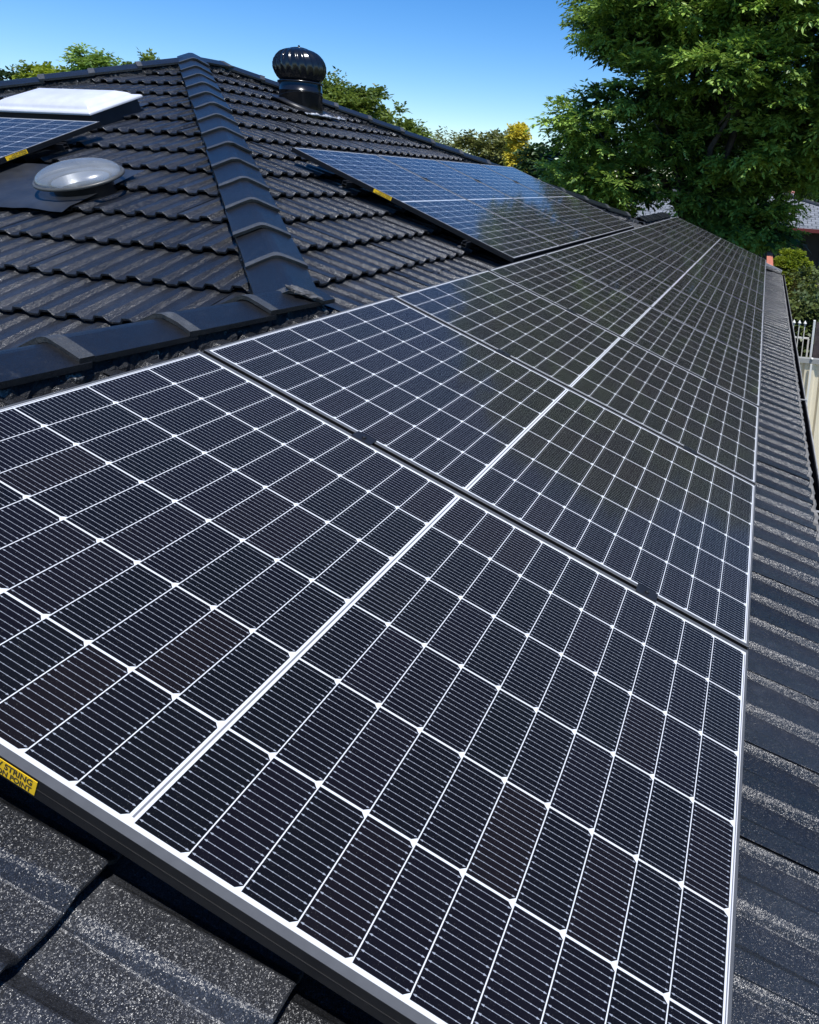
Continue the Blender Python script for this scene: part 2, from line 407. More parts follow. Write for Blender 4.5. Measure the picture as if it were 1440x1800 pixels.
# ------------------------------------------------------------------ solar panels
PU, PV, CG = .0845, .168, .012
BU, LU_, BV, LV_ = .0065, .006, .0048, .0107
GU = 20 * PU + CG + 2 * BU; GV = 6 * PV + 2 * BV           # visible glass
OU, OV = GU + 2 * LU_, GV + 2 * LV_                        # outer frame
def pv_material():
    m, t, p = newmat('pv_cells'); N = NT(t)
    uv = N.n('ShaderNodeUVMap'); uv.uv_map = 'UVMap'; sp = N.n('ShaderNodeSeparateXYZ'); N.L(uv.outputs[0], sp.inputs[0])
    u, v = sp.outputs[0], sp.outputs[1]
    # fold u around the centre gap
    uc = N.m('SUBTRACT', u, GU / 2); au = N.m('SUBTRACT', N.m('ABSOLUTE', uc), CG / 2)      # distance from inner cell edge
    sgn = N.m('SIGN', uc)
    iu = N.m('FLOOR', N.m('DIVIDE', au, PU)); fu = N.m('SUBTRACT', au, N.m('MULTIPLY', iu, PU))
    v0 = N.m('SUBTRACT', v, BV); iv = N.m('FLOOR', N.m('DIVIDE', v0, PV)); fv = N.m('SUBTRACT', v0, N.m('MULTIPLY', iv, PV))
    def inside(x, lo, hi, soft=.00035):
        a = N.m('DIVIDE', N.m('SUBTRACT', x, lo), soft, clamp=True); c = N.m('DIVIDE', N.m('SUBTRACT', hi, x), soft, clamp=True)
        return N.m('MULTIPLY', a, c)
    gu, gv = .0008, .0015
    cell = N.m('MULTIPLY', inside(fu, gu, PU - gu), inside(fv, gv, PV - gv))
    area = N.m('MULTIPLY', inside(au, 0, 10 * PU), inside(v0, 0, 6 * PV))
    cell = N.m('MULTIPLY', cell, area)
    # chamfered corners on the outer u side (u index side depends on half)
    eu = N.mix  # placeholder
    fup = N.m('SUBTRACT', PU - gu, fu); fum = N.m('SUBTRACT', fu, gu)
    # real +u side: for positive half it is fup, for negative half fum
    pos = N.m('MULTIPLY', N.m('ADD', sgn, 1), .5)
    side = N.m('ADD', N.m('MULTIPLY', pos, fum), N.m('MULTIPLY', N.m('SUBTRACT', 1, pos), fup))
    side = N.m('SUBTRACT', PU - 2 * gu, side)     # distance from +u edge
    dv = N.m('MINIMUM', N.m('SUBTRACT', fv, gv), N.m('SUBTRACT', PV - gv, fv))
    ch = N.m('DIVIDE', N.m('SUBTRACT', N.m('ADD', side, N.m('MULTIPLY', dv, 1.35)), .0085), .0004, clamp=True)
    cell = N.m('MULTIPLY', cell, ch)
    # 16 busbars along u, thicker pads near the cell edges
    nb = 16; pb = (PV - 2 * gv - .004) / nb
    bb = N.m('FRACT', N.m('DIVIDE', N.m('SUBTRACT', fv, gv + .002), pb)); bd = N.m('MULTIPLY', N.m('ABSOLUTE', N.m('SUBTRACT', bb, .5)), pb)
    edge = N.m('MINIMUM', fum, fup)
    pad = N.m('LESS_THAN', N.m('ABSOLUTE', N.m('SUBTRACT', edge, .0050)), .0016)
    pads2 = N.m('LESS_THAN', N.m('ABSOLUTE', N.m('SUBTRACT', N.m('PINGPONG', edge, .0125), .0062)), .0008)
    wid = N.m('ADD', N.m('ADD', .00033, N.m('MULTIPLY', pad, .00055)), N.m('MULTIPLY', pads2, .00028))
    bus = N.m('LESS_THAN', bd, wid)
    bus = N.m('MULTIPLY', bus, N.m('GREATER_THAN', edge, .0018))
    bus = N.m('MULTIPLY', bus, cell)
    # fine fingers across, very faint
    fing = N.m('LESS_THAN', N.m('FRACT', N.m('DIVIDE', fu, .00165)), .10)
    # centre ribbon and end ribbons (thin grey lines on white)
    rib = N.m('LESS_THAN', N.m('ABSOLUTE', N.m('SUBTRACT', N.m('ABSOLUTE', uc), .0)), .0017)
    rib2 = N.m('LESS_THAN', N.m('ABSOLUTE', N.m('SUBTRACT', au, 10 * PU + .0036)), .0011)
    ribv = inside(v0, .006, 6 * PV - .006, .0005)
    ribm = N.m('MULTIPLY', N.m('MAXIMUM', rib, rib2), ribv)
    # per cell tint
    cb = N.n('ShaderNodeCombineXYZ'); N.L(N.m('ADD', N.m('MULTIPLY', iu, sgn), .5), cb.inputs[0]); N.L(iv, cb.inputs[1])
    oi = N.n('ShaderNodeObjectInfo'); N.L(N.m('MULTIPLY', oi.outputs['Random'], 97.3), cb.inputs[2])
    wnz = N.n('ShaderNodeTexWhiteNoise'); wnz.noise_dimensions = '3D'; N.L(cb.outputs[0], wnz.inputs[0])
    tint = N.ramp(wnz.outputs[0], [(0, (.0026, .0026, .0026)), (.35, (.0030, .0024, .0030)), (.7, (.0040, .0028, .0042)), (1, (.0058, .0036, .0032))])
    tint = N.mix(N.m('MULTIPLY', fing, .05), tint, (.25, .25, .27))
    dust = N.noise(900, 1, .5, uv.outputs[0]); dsp = N.ramp(dust, [(.735, 0.0), (.76, .5)])
    dsm = N.ramp(N.noise(2.5, 5, .6, uv.outputs[0]), [(.42, 0.0), (.62, .003), (.8, .010)])
    tint = N.mix(dsm, tint, (.4, .38, .34))
    back = N.mix(ribm, (.62, .62, .61), (.16, .16, .17))
    c = N.mix(cell, back, tint); c = N.mix(bus, c, (.62, .60, .56)); c = N.mix(dsp, c, (.5, .48, .42))
    N.L(c, p.inputs['Base Color'])
    N.L(N.m('MULTIPLY', bus, .55), p.inputs['Metallic'])
    N.L(N.m('ADD', .45, N.m('MULTIPLY', bus, -.17)), p.inputs['Roughness'])
    N.L(N.m('MULTIPLY', N.m('MAXIMUM', bus, N.m('MULTIPLY', cell, .3)), .85), p.inputs['Anisotropic'])
    tg = N.n('ShaderNodeTangent'); tg.direction_type = 'UV_MAP'; tg.uv_map = 'UVMap'; N.L(tg.outputs[0], p.inputs['Tangent'])
    p.inputs['Specular IOR Level'].default_value = .06
    # cover glass with a faintly rolled surface
    p.inputs['Coat Weight'].default_value = .9; p.inputs['Coat Roughness'].default_value = .05; p.inputs['Coat IOR'].default_value = 1.22
    bp = N.n('ShaderNodeBump'); bp.inputs['Strength'].default_value = .03; bp.inputs['Distance'].default_value = .0006
    N.L(N.noise(420, 2, .5, uv.outputs[0]), bp.inputs['Height']); N.L(bp.outputs[0], p.inputs['Coat Normal'])
    return m
M_pv = pv_material()
M_fr = simple('frame_black', (.007, .007, .0075), .45, metal=0, spec=.35, nscale=40, namt=.2)
M_lip_sheen = simple('frame_lip_sheen', (.080, .080, .080), .5, metal=.0, nscale=30, namt=.12)  # grey paints the bright reflection onto the black frame's top lip
M_back = simple('backsheet', (.5, .5, .5), .6)
M_yel = simple('sticker_yellow', (.92, .56, .015), .45, nscale=60, namt=.08)
M_txt = simple('sticker_ink', (.05, .04, .02), .5)
gm = bpy.data.meshes.new('cell_glass')
gm.from_pydata([(LU_, LV_, -.0012), (LU_ + GU, LV_, -.0012), (LU_ + GU, LV_ + GV, -.0012), (LU_, LV_ + GV, -.0012)], [], [(0, 1, 2, 3)])
gm.materials.append(M_pv); ul = gm.uv_layers.new(name='UVMap')
for i, q in enumerate(((0, 0), (GU, 0), (GU, GV), (0, GV))): ul.data[i].uv = q
def frame_mesh():
    b = MB(); H = -.033; c = .0006
    O = [(0, 0), (OU, 0), (OU, OV), (0, OV)]; I = [(LU_, LV_), (OU - LU_, LV_), (OU - LU_, OV - LV_), (LU_, OV - LV_)]
    O2 = [(c, c), (OU - c, c), (OU - c, OV - c), (c, OV - c)]
    vs = [(x, y, 0) for x, y in O2] + [(x, y, 0) for x, y in I] + [(x, y, -.003) for x, y in I] + [(x, y, -c) for x, y in O] + [(x, y, H) for x, y in O]
    for i in range(4):
        j = (i + 1) % 4
        b.add([], [])
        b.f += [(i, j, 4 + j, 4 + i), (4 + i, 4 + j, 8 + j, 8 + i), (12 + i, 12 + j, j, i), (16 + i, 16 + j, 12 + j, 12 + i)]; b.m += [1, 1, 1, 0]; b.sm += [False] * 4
    b.v = vs
    # groove line half way down the side, return flange underneath
    for (lo, hi) in (((0, -.0008, -.0185), (OU, 0, -.0165)), ((0, OV, -.0185), (OU, OV + .0008, -.0165))): b.box(lo, hi, 0)
    b.box((.001, .001, H), (OU - .001, .028, H + .002)); b.box((.001, OV - .028, H), (OU - .001, OV - .001, H + .002))
    b.box((.001, .0281, H), (.028, OV - .0281, H + .002)); b.box((OU - .028, .0281, H), (OU - .001, OV - .0281, H + .002))
    me_o = b.build('frame', [M_fr, M_lip_sheen]); me = me_o.data; bpy.data.objects.remove(me_o); return me
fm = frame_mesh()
b = MB(); b.box((.004, .004, -.008), (OU - .004, OV - .004, -.0035)); bo = b.build('backsheet', M_back); bmesh_back = bo.data; bpy.data.objects.remove(bo)
def text_mesh(s, size, align='RIGHT'):
    cu = bpy.data.curves.new('t', 'FONT'); cu.body = s; cu.size = size; cu.align_x = align; cu.extrude = .00015; cu.resolution_u = 3; cu.offset = .00025
    o = bpy.data.objects.new('t', cu); scn.collection.objects.link(o); bpy.context.view_layer.update()
    me = bpy.data.meshes.new_from_object(o); bpy.data.objects.remove(o); me.materials.clear(); me.materials.append(M_txt); return me
TM1 = text_mesh('LIVE PV STRING', .0135); TM2 = text_mesh('CONNECTION POINT', .0118)
def sticker(root, u0, u1, yside=0.0, sgn=-1):
    """yellow label on the y=0 side of the frame (or the far side when sgn=+1)"""
    b = MB(); ys = yside + sgn * .0016
    b.box((u0, min(yside + sgn * .0010, ys), -.0275), (u1, max(yside + sgn * .0010, ys), -.0030))
    s = b.build('warning_label', M_yel, root); s['label'] = 'yellow warning label with black lettering'
    for me, z in ((TM1, -.0140), (TM2, -.0252)):
        o = bpy.data.objects.new('lettering', me); link(o, s)
        if sgn < 0: o.matrix_local = frame((u1 - .006, ys - .0004, z), (1, 0, 0), (0, 0, 1), (0, -1, 0))
        else: o.matrix_local = frame((u0 + .006, ys + .0004, z), (-1, 0, 0), (0, 0, 1), (0, 1, 0))
def panel(T, label, group):
    root = empty('solar_panel', mat=T); tag(root, label, 'solar panel', group)
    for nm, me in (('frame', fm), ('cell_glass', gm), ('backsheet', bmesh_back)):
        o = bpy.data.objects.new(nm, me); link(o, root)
    return root
PP = 1.0542
V00 = -(BV + LV_) - .0015; U00 = -(OU / 2)
ordn = ['first', 'second', 'third', 'fourth', 'fifth', 'sixth', 'seventh', 'eighth', 'ninth', 'tenth', 'eleventh']
for k in range(11):
    T = F1 @ Matrix.Translation((U00 + rnd.gauss(0, .0006), V00 + k * PP, rnd.gauss(0, .0006)))
    if k == 0: lab = 'nearest and largest solar panel at the bottom, with a yellow label on its near frame'
    elif k == 10: lab = 'last and farthest panel of the long row by the gutter, at the verge'
    else: lab = ordn[k] + ' solar panel from the camera in the long row beside the gutter'
    p_ = panel(T, lab, 'solar panels in the long row along the gutter')
    if k == 0: sticker(p_, -.268 - U00, -.128 - U00)
A2U, A2V = -2.633 + .0005, 3.671
ordn2 = ['nearest panel of the four beside the hip, its left frame carrying a yellow label', 'second panel of the short upper row beyond the hip', 'third panel of the short upper row, half reflecting the sky', 'farthest of the four panels in the upper row, next to the far hip']
for k in range(4):
    T = F1 @ Matrix.Translation((A2U + rnd.gauss(0, .0006), A2V + k * PP, -.002))
    p_ = panel(T, ordn2[k], 'solar panels in the short upper row')
    if k == 0: sticker(p_, -1.978 - A2U, -1.839 - A2U)
for k in range(2):
    T = F2 @ Matrix.Translation((.16, -3.66 - HP.x - OV - k * PP, .09))
    p_ = panel(T, ['solar panel at the left edge below the white skylight, yellow label on its right frame', 'solar panel just past the left edge, beside the one with the yellow label'][k], 'solar panels on the face left of the hip')
    if k == 0: sticker(p_, .545, .683, OV, 1)

# rails, clamps and feet
M_rail = simple('rail_black', (.02, .02, .022), .4, metal=.3, nscale=30)
M_foot = simple('foot_metal', (.25, .25, .26), .4, metal=.8, nscale=30)
def rail(T, u, v0, v1, clamps, feet, label, group, zo=-.075):
    root = empty('mounting_rail', mat=T @ Matrix.Translation((u, v0, zo))); tag(root, label, 'rail', group)
    L = v1 - v0; b = MB()
    # open C section
    for lo, hi in (((-.018, 0, 0), (-.015, L, .04)), ((.015, 0, 0), (.018, L, .04)), ((-.015, 0, 0), (.015, L, .003)), ((-.015, 0, .037), (-.006, L, .040)), ((.006, 0, .037), (.015, L, .040)), ((-.015, 0, .018), (.015, L, .0205))):
        b.box(lo, hi)
    b.build('rail_bar', M_rail, root)
    for c in clamps:
        b = MB(); y = c - v0
        b.box((-.030, y - .0175, .0755), (.030, y + .0175, .0785)); b.box((-.024, y - .0052, .042), (.024, y + .0052, .0754))
        b.lathe([(0.0001, .0835), (.0055, .0835), (.0062, .0828), (.0062, .0791)], 12, T=Matrix.Translation((0, y, 0)))
        b.build('clamp', M_rail, root)
    for c in feet:
        b = MB(); y = c - v0
        b.box((-.045, y - .02, -.020), (-.0195, y + .02, -.014)); b.box((-.0235, y - .02, -.0139), (-.0185, y + .02, .032))
        b.box((-.030, y - .012, .008), (-.0236, y + .012, .020)); b.build('foot', M_foot, root)
    return root
seams = [V00 - .0075 + PP * k for k in range(1, 11)]
rail(F1, -.318, .02, 11.5, seams, [.4, 1.8, 3.2], 'upper black rail under the long row of panels, seen at its clamps', 'rails under the long row')
rail(F1, .565, .02, 11.5, seams, [.4, 1.8, 3.2], 'lower black rail under the long row of panels, seen at its clamps', 'rails under the long row')
s2 = [A2V - .0075 + PP * k for k in range(1, 4)]
rail(F1, -2.155, A2V - .06, A2V + 4.22, s2, [A2V - .02, A2V + 1.3], 'upper rail of the short row, its end showing beside the tiles', 'rails under the short row')
rail(F1, -1.235, A2V - .06, A2V + 4.22, s2, [A2V - .02, A2V + 1.3], 'lower rail of the short row, its end showing nearer the camera', 'rails under the short row')
xr = -3.66 - HP.x
rail(F2, .50, xr - 2.1, xr + .05, [xr - OV - .0075], [xr + .01], 'rail under the panel at the left edge, its end above the clear dome', 'rails under the left panels', .015)
rail(F2, 1.45, xr - 2.1, xr + .05, [xr - OV - .0075], [xr + .01], 'lower rail under the left panels, off the left edge', 'rails under the left panels', .015)

# ------------------------------------------------------------------ roof ventilator
M_vent = simple('vent_black_gloss', (.006, .006, .007), .20, spec=.6, nscale=5, namt=.3)
M_flash = simple('painted_flashing', (.022, .024, .028), .4, nscale=6, namt=.4, bump=.3, bscale=25)
M_sil = simple('silicone', (.55, .55, .56), .35, metal=.2, nscale=60, namt=.5)
vx, vy = -3.855, 5.725; vz = (Vector((vx, vy, 0))).z
vz = 0.0
# height of tile crest plane at (vx,vy): points with local n = ZC
vz = (ZC - vx * SA) / CA
vent = empty('roof_ventilator', (vx, vy, vz)); tag(vent, 'black wind-driven turbine ventilator standing on the tiles near the top of the roof', 'roof vent')
b = MB(); b.lathe([(.195, -.16), (.195, .12), (.198, .122), (.198, .13), (.195, .132), (.192, .21)], 40); 
b.build('throat', M_vent, vent)
b = MB()
ring = []
for k in range(41):
    a = 2 * math.pi * k / 40; ring.append((.1975 * math.cos(a), .1975 * math.sin(a), .07 + .05 * math.cos(a + .6)))
b.tube(ring, .004, 6, cap=False); b.build('throat_seam', M_vent, vent)
b = MB(); b.lathe([(.192, .20), (.206, .202), (.206, .216), (.18, .218)], 40); b.build('collar', M_vent, vent)
NB = 22
b = MB(); prof = []; NP = 22; per = 8
for i in range(NP + 1):
    ph = -.88 + (math.pi / 2 * .93 + .88) * i / NP
    prof.append((max(.03, .236 * math.cos(ph) ** .72), .352 + .176 * math.sin(ph)))
def mod(i, k, a):
    x = ((k / per) + i * .055) % 1.0
    d = .085 * min(1, (i + .3) / 7, math.sin(math.pi * min(i + 1.5, NP + 1.5) / (NP + 3)) * 1.4)
    return 1 + d * (x ** 1.5) - d * .5 if x < .93 else 1 + d * ((1 - x) / .07) - d * .5
b.lathe(prof, NB * per, mod=mod)
b.build('turbine_head', M_vent, vent)
b = MB(); T5 = Matrix.Translation((0, 0, -.034)); b.lathe([(.0001, .572), (.05, .570), (.080, .562), (.082, .556), (.04, .552)], 32, T=T5); b.lathe([(.0001, .595), (.008, .593), (.010, .585), (.010, .570)], 12, T=T5); b.build('top_cap', M_vent, vent)
b = MB()
Tn = frame((0, 0, 0), (CA, 0, -SA), (0, 1, 0), (SA, 0, CA))
b.box((-.20, -.23, -.004), (.285, .235, .003), T=Tn)
b.lathe([(.222, .004), (.205, .010), (.199, .03)], 40, T=Tn); b.build('flashing', M_rail, vent)
b = MB(); rr = random.Random(3); bead = []; brad = []
for i in range(26):
    y = -.30 + .025 * i + rr.gauss(0, .006); x = .287 + rr.gauss(0, .008) - (.02 if i % 5 else 0)
    bead.append(Tn @ Vector((x, y, .006))); brad.append(.004 if rr.random() < .5 else .006 + rr.random() * .011)
b.tube(bead, brad, 7)
b.build('sealant', M_sil, vent)

# ------------------------------------------------------------------ clear dome skylight
def glassy(name, col, rough, alpha):
    m, t, p = newmat(name); N = NT(t)
    p.inputs['Base Color'].default_value = (*col, 1); p.inputs['Roughness'].default_value = rough
    p.inputs['Alpha'].default_value = alpha; p.inputs['Specular IOR Level'].default_value = .8
    p.inputs['Coat Weight'].default_value = .6; p.inputs['Coat Roughness'].default_value = .12
    f = N.noise(9, 4, .6); N.L(N.ramp(f, [(.3, tuple(x * .86 for x in col)), (.7, col)]), p.inputs['Base Color'])
    N.L(N.ramp(N.noise(5, 3, .6), [(.3, alpha - .06), (.7, alpha + .06)]), p.inputs['Alpha'])
    return m
M_dome = glassy('hazed_acrylic', (.34, .36, .365), .24, .50)
M_ring = simple('dome_ring', (.07, .068, .06), .4, nscale=20)
M_diff = simple('silver_tube', (.62, .64, .66), .28, metal=.9)
dT = F2 @ Matrix.Translation((1.025, -2.95 - HP.x, -.020)) @ Matrix.Diagonal((.86, 1, 1, 1))
dome = empty('dome_skylight', mat=dT); tag(dome, 'clear round dome skylight over a flat dark flashing, left of the hip', 'skylight')
b = MB(); b.lathe([(.215, .084), (.228, .086), (.231, .094), (.226, .101), (.214, .102), (.214, .090)], 56); b.build('ring', M_ring, dome)
prof = [(.217 * math.cos(a) ** .9 + .0002, .100 + .076 * math.sin(a)) for a in [math.pi / 2 * i / 18 * .995 for i in range(19)]]
b = MB(); b.lathe(prof, 56); b.build('dome', M_dome, dome)
b = MB(); b.lathe([(.155, -.03), (.150, .06), (.16, .085)], 48); b.build('curb', M_fr, dome)
b = MB(); b.lathe([(.135, -.05), (.146, .080), (.143, .081), (.125, -.04), (.0005, -.05)], 40); b.build('light_tube', M_diff, dome)
b = MB(); nx, ny = 12, 14; vs = []; rr = random.Random(2)
for i in range(nx + 1):
    for j in range(ny + 1):
        x = -.33 + .65 * i / nx; y = -1.0 + 1.14 * j / ny
        z = .032 + .003 * math.sin(y * 23 + x * 9) + rr.gauss(0, .0008) - (0.012 if i == nx else 0)
        vs.append((x + (.010 * math.sin(y * 14) if i == nx else 0), y, z))
b.add(vs, [(i * (ny + 1) + j, (i + 1) * (ny + 1) + j, (i + 1) * (ny + 1) + j + 1, i * (ny + 1) + j + 1) for i in range(nx) for j in range(ny)], 0, True)
b.build('flashing_sheet', M_flash, dome)
# ------------------------------------------------------------------ white square skylight
M_white = simple('white_acrylic', (.60, .60, .615), .30, nscale=7, namt=.09)
M_dirt = simple('lid_rim', (.62, .61, .60), .4, nscale=30, namt=.4)
sT = F2 @ Matrix.Translation((0, -HP.x, 0))
sq = empty('square_skylight', mat=sT @ Matrix.Translation((-.25, -4.385, -.042))); tag(sq, 'white square skylight lid on a low black curb, above the left panel', 'skylight')
hx, hy = .24, .465
def frustum(b, layers, mi=0, smooth=False):
    vs = []
    for (x, y, z) in layers: vs += [(-x, -y, z), (x, -y, z), (x, y, z), (-x, y, z)]
    fs = []
    for i in range(len(layers) - 1):
        for k in range(4):
            j = (k + 1) % 4; fs.append((i * 4 + k, i * 4 + j, (i + 1) * 4 + j, (i + 1) * 4 + k))
    m = (len(layers) - 1) * 4; fs.append((m, m + 1, m + 2, m + 3)); b.add(vs, fs, mi, smooth)
b = MB(); frustum(b, [(hx - .03, hy - .03, -.06), (hx - .03, hy - .03, .118)]); b.build('curb', M_flash, sq)
b = MB(); frustum(b, [(hx, hy, .112), (hx + .002, hy + .002, .128), (hx - .012, hy - .012, .134), (hx - .04, hy - .04, .137), (hx - .055, hy - .055, .158), (hx - .10, hy - .12, .182), (hx - .16, hy - .22, .188)])
o = b.build('lid', M_white, sq); m_ = o.modifiers.new('bevel', 'BEVEL'); m_.width = .008; m_.segments = 3; m_.limit_method = 'ANGLE'; m_.angle_limit = R(8)
for p_ in o.data.polygons: p_.use_smooth = True
b = MB(); b.box((-hx - .06, -hy - .05, .040), (hx + .05, hy - .035, .044)); b.build('flashing_sheet', M_flash, sq)
b = MB(); b.box((-hx + .05, hy - .0348, .042), (hx + .05, hy - .031, .050)); b.build('flashing_edge', M_gutlip, sq)

# ------------------------------------------------------------------ ground, yard
def ground_mat():
    m, t, p = newmat('lawn_ground'); N = NT(t)
    tc = N.n('ShaderNodeTexCoord'); v = tc.outputs['Object']
    c = N.ramp(N.noise(.5, 5, .65, v), [(.35, (.05, .075, .02)), (.55, (.09, .10, .035)), (.7, (.16, .13, .08))])
    N.L(c, p.inputs['Base Color']); p.inputs['Roughness'].default_value = .95; return m
b = MB(); b.add([(-600, -300, GZ), (600, -300, GZ), (600, 900, GZ), (-600, 900, GZ)], [(0, 1, 2, 3)])
tag(b.build('ground', ground_mat()), 'patchy lawn and bare ground around the houses', None, None, 'structure')
M_paveR = simple('red_paving', (.42, .15, .10), .85, nscale=6, namt=.25)
M_pave = simple('concrete_path', (.36, .34, .31), .9, nscale=5, namt=.2)
b = MB(); b.add([(1.2, -3, GZ + .004), (2.6, -3, GZ + .004), (2.6, 12.4, GZ + .004), (1.2, 12.4, GZ + .004)], [(0, 1, 2, 3)]); tag(b.build('path', M_pave), 'concrete path along the side of the house', None, None, 'structure')

# ------------------------------------------------------------------ fences
M_cream = simple('cream_steel', (.78, .69, .50), .5, nscale=3, namt=.05)
M_creamw = simple('cream_white', (.80, .78, .70), .45, nscale=9, namt=.06)
M_greyrail = simple('grey_rail', (.30, .30, .28), .5, nscale=9)
fy = 8.25
f = empty('steel_fence', (1.2, fy, GZ)); tag(f, 'cream profiled steel side fence with a grey top rail, right of the gutter', 'fence')
b = MB(); xs = []; x = 0
vs = []; pr = [(0, 0), (.10, 0), (.125, .03), (.17, .03), (.195, 0)]
cols = [(k * .21 + a, c) for k in range(15) for a, c in pr]
for (a, c) in cols: vs += [(a, c, 0.05), (a, c, 1.74)]
b.add(vs, [(2 * i, 2 * i + 2, 2 * i + 3, 2 * i + 1) for i in range(len(cols) - 1)]); b.build('sheet', M_cream, f)
b = MB(); b.box((-.02, -.03, 1.741), (3.2, .055, 1.80)); b.build('top_rail', M_greyrail, f)
for k in (.267, 1.5, 2.8):
    b = MB(); b.box((k - .012, -.045, 0), (k + .012, -.032, 1.735)); b.lathe([(.016, 0), (.018, .012), (.010, .020), (.0002, .022)], 12, T=Matrix.Translation((k, -.036, 1.80))); b.build('post', M_creamw, f)
pf = empty('picket_fence', (1.45, 9.3, GZ)); tag(pf, 'white metal picket fence with spear tops behind the cream fence', 'fence')
b = MB(); b.box((-.5, -.010, 1.832), (.035, .010, 1.854)); b.box((-.5, -.010, .3), (.035, .010, .322)); b.box((.018, -.0101, 0), (.040, .0101, 1.8315)); b.build('rail', M_creamw, pf)
for k in range(7):
    b = MB(); x = -.043 - .0757 * k
    b.box((x - .0055, -.0215, .05), (x + .0055, -.0105, 2.03))
    b.lathe([(.006, 2.02), (.013, 2.026), (.013, 2.034), (.007, 2.042), (.025, 2.050), (.021, 2.060), (.0005, 2.098)], 8, T=Matrix.Translation((x, -.016, 0))); b.build('picket', M_creamw, pf)
M_brown = simple('brown_slats', (.075, .055, .05), .6, nscale=14, namt=.3)
g = empty('slatted_gate', (1.535, 9.0, GZ)); tag(g, 'dark brown slatted gate with a pale edge post at the right edge', 'gate')
b = MB(); b.box((-.040, -.03, 0), (-.012, .03, 2.16)); b.build('post', M_creamw, g)
b = MB()
for k in range(10): b.box((.0 + k * .105, -.012, .05), (.085 + k * .105, .012, 2.14))
b.build('slats', M_brown, g)
b = MB(); b.box((0, .013, .4), (1.05, .03, .46)); b.box((0, .013, 1.75), (1.05, .03, 1.81)); b.build('cross_rail', M_brown, g)

# ------------------------------------------------------------------ neighbouring houses
M_nr = simple('grey_roof_tile', (.19, .20, .21), .6, nscale=3, namt=.2)
def brick_roof_mat(name, c0, c1, row=.32, bw=.33):
    m, t, p = newmat(name); N = NT(t); uv = N.n('ShaderNodeUVMap'); uv.uv_map = 'UVMap'
    br = N.n('ShaderNodeTexBrick'); br.inputs['Scale'].default_value = 1; br.inputs['Brick Width'].default_value = bw; br.inputs['Row Height'].default_value = row
    br.inputs['Mortar Size'].default_value = .022; br.inputs['Color1'].default_value = (*c0, 1); br.inputs['Color2'].default_value = (*c1, 1); br.inputs['Mortar'].default_value = (c0[0] * .3, c0[1] * .3, c0[2] * .3, 1)
    N.L(uv.outputs[0], br.inputs['Vector']); N.L(br.outputs['Color'], p.inputs['Base Color']); p.inputs['Roughness'].default_value = .65; return m
M_nr = brick_roof_mat('grey_roof_tile', (.17, .18, .19), (.23, .24, .25))
M_redm = simple('red_gutter', (.16, .03, .03), .5)
M_pink = simple('salmon_ridge', (.55, .20, .16), .7, nscale=4)
M_nw = simple('dark_brick', (.035, .028, .026), .9, nscale=4)
M_win = simple('window_glass', (.02, .03, .05), .1)
def hip_house(name, loc, lx, ly, h, pitch, label, gut, ridge, rot=0.0, wallm=None):
    root = empty(name, mat=Matrix.Translation(loc) @ Matrix.Rotation(rot, 4, 'Z')); tag(root, label, 'house')
    rise = ly / 2 * math.tan(R(pitch)); ov = .5
    X, Y = lx / 2 + ov, ly / 2 + ov; e = h - ov * math.tan(R(pitch)) * 0
    rx = lx / 2 - ly / 2; zt = h + rise
    P = [(-X, -Y, h), (X, -Y, h), (X, Y, h), (-X, Y, h), (-rx, 0, zt), (rx, 0, zt)]
    me = bpy.data.meshes.new('roof'); me.from_pydata(P, [], [(0, 1, 5, 4), (1, 2, 5), (2, 3, 4, 5), (3, 0, 4)]); me.materials.append(M_nr)
    ul = me.uv_layers.new(name='UVMap')
    for pl in me.polygons:
        n = pl.normal; h_ = Vector((n.x, n.y, 0)).normalized(); tx = Vector((-h_.y, h_.x, 0)); ts = n.cross(tx)
        for li in pl.loop_indices:
            co = me.vertices[me.loops[li].vertex_index].co; ul.data[li].uv = (co.dot(tx), co.dot(ts))
    rf = bpy.data.objects.new('roof', me); link(rf, root)
    b = MB()
    b.tube([P[4], P[5]], .13, 8)
    for i, j in ((0, 4), (3, 4), (1, 5), (2, 5)): b.tube([P[i], P[j]], .12, 8)
    b.build('ridge_tiles', ridge, rf)
    b = MB(); t = .07
    for lo, hi in (((-X - .12, -Y - .12, h - .14), (X + .12, -Y, h + .01)), ((-X - .12, Y, h - .14), (X + .12, Y + .12, h + .01)), ((-X - .12, -Y + .001, h - .14), (-X, Y - .001, h + .01)), ((X, -Y + .001, h - .14), (X + .12, Y - .001, h + .01))): b.box(lo, hi)
    b.build('gutter', gut, root)
    b = MB(); b.box((-lx / 2, -ly / 2, 0), (lx / 2, ly / 2, h - .02)); b.build('wall', wallm or M_nw, root)
    for k in range(3):
        x = -lx / 2 + lx * (k + .5) / 3
        b = MB(); b.box((x - .8, -ly / 2 - .03, .9), (x + .8, -ly / 2 - .005, 2.0)); b.build('window', M_win, root)
    return root
hip_house('neighbour_house', (-.9, 33.5, GZ), 14, 9, 2.42, 15, 'neighbouring house with grey tiled roof and dark red gutter, at the right edge', M_redm, M_nr)
hip_house('neighbour_house', (6, 52, GZ), 26, 9, 2.5, 15.5, 'farthest house, only its salmon red ridge and pale roof showing over the nearer roof', M_pink, M_pink)
M_redroof = simple('terracotta', (.50, .17, .11), .8, nscale=8, namt=.2)
w_ = MB(); w_.box((-.07, -2.0, 0), (.07, 3.0, 2.30)); wl = w_.build('brick_wall', M_redroof, T=Matrix.Translation((.90, 14.6, GZ))); tag(wl, 'salmon red masonry wall beyond the end of the panel row', 'wall')

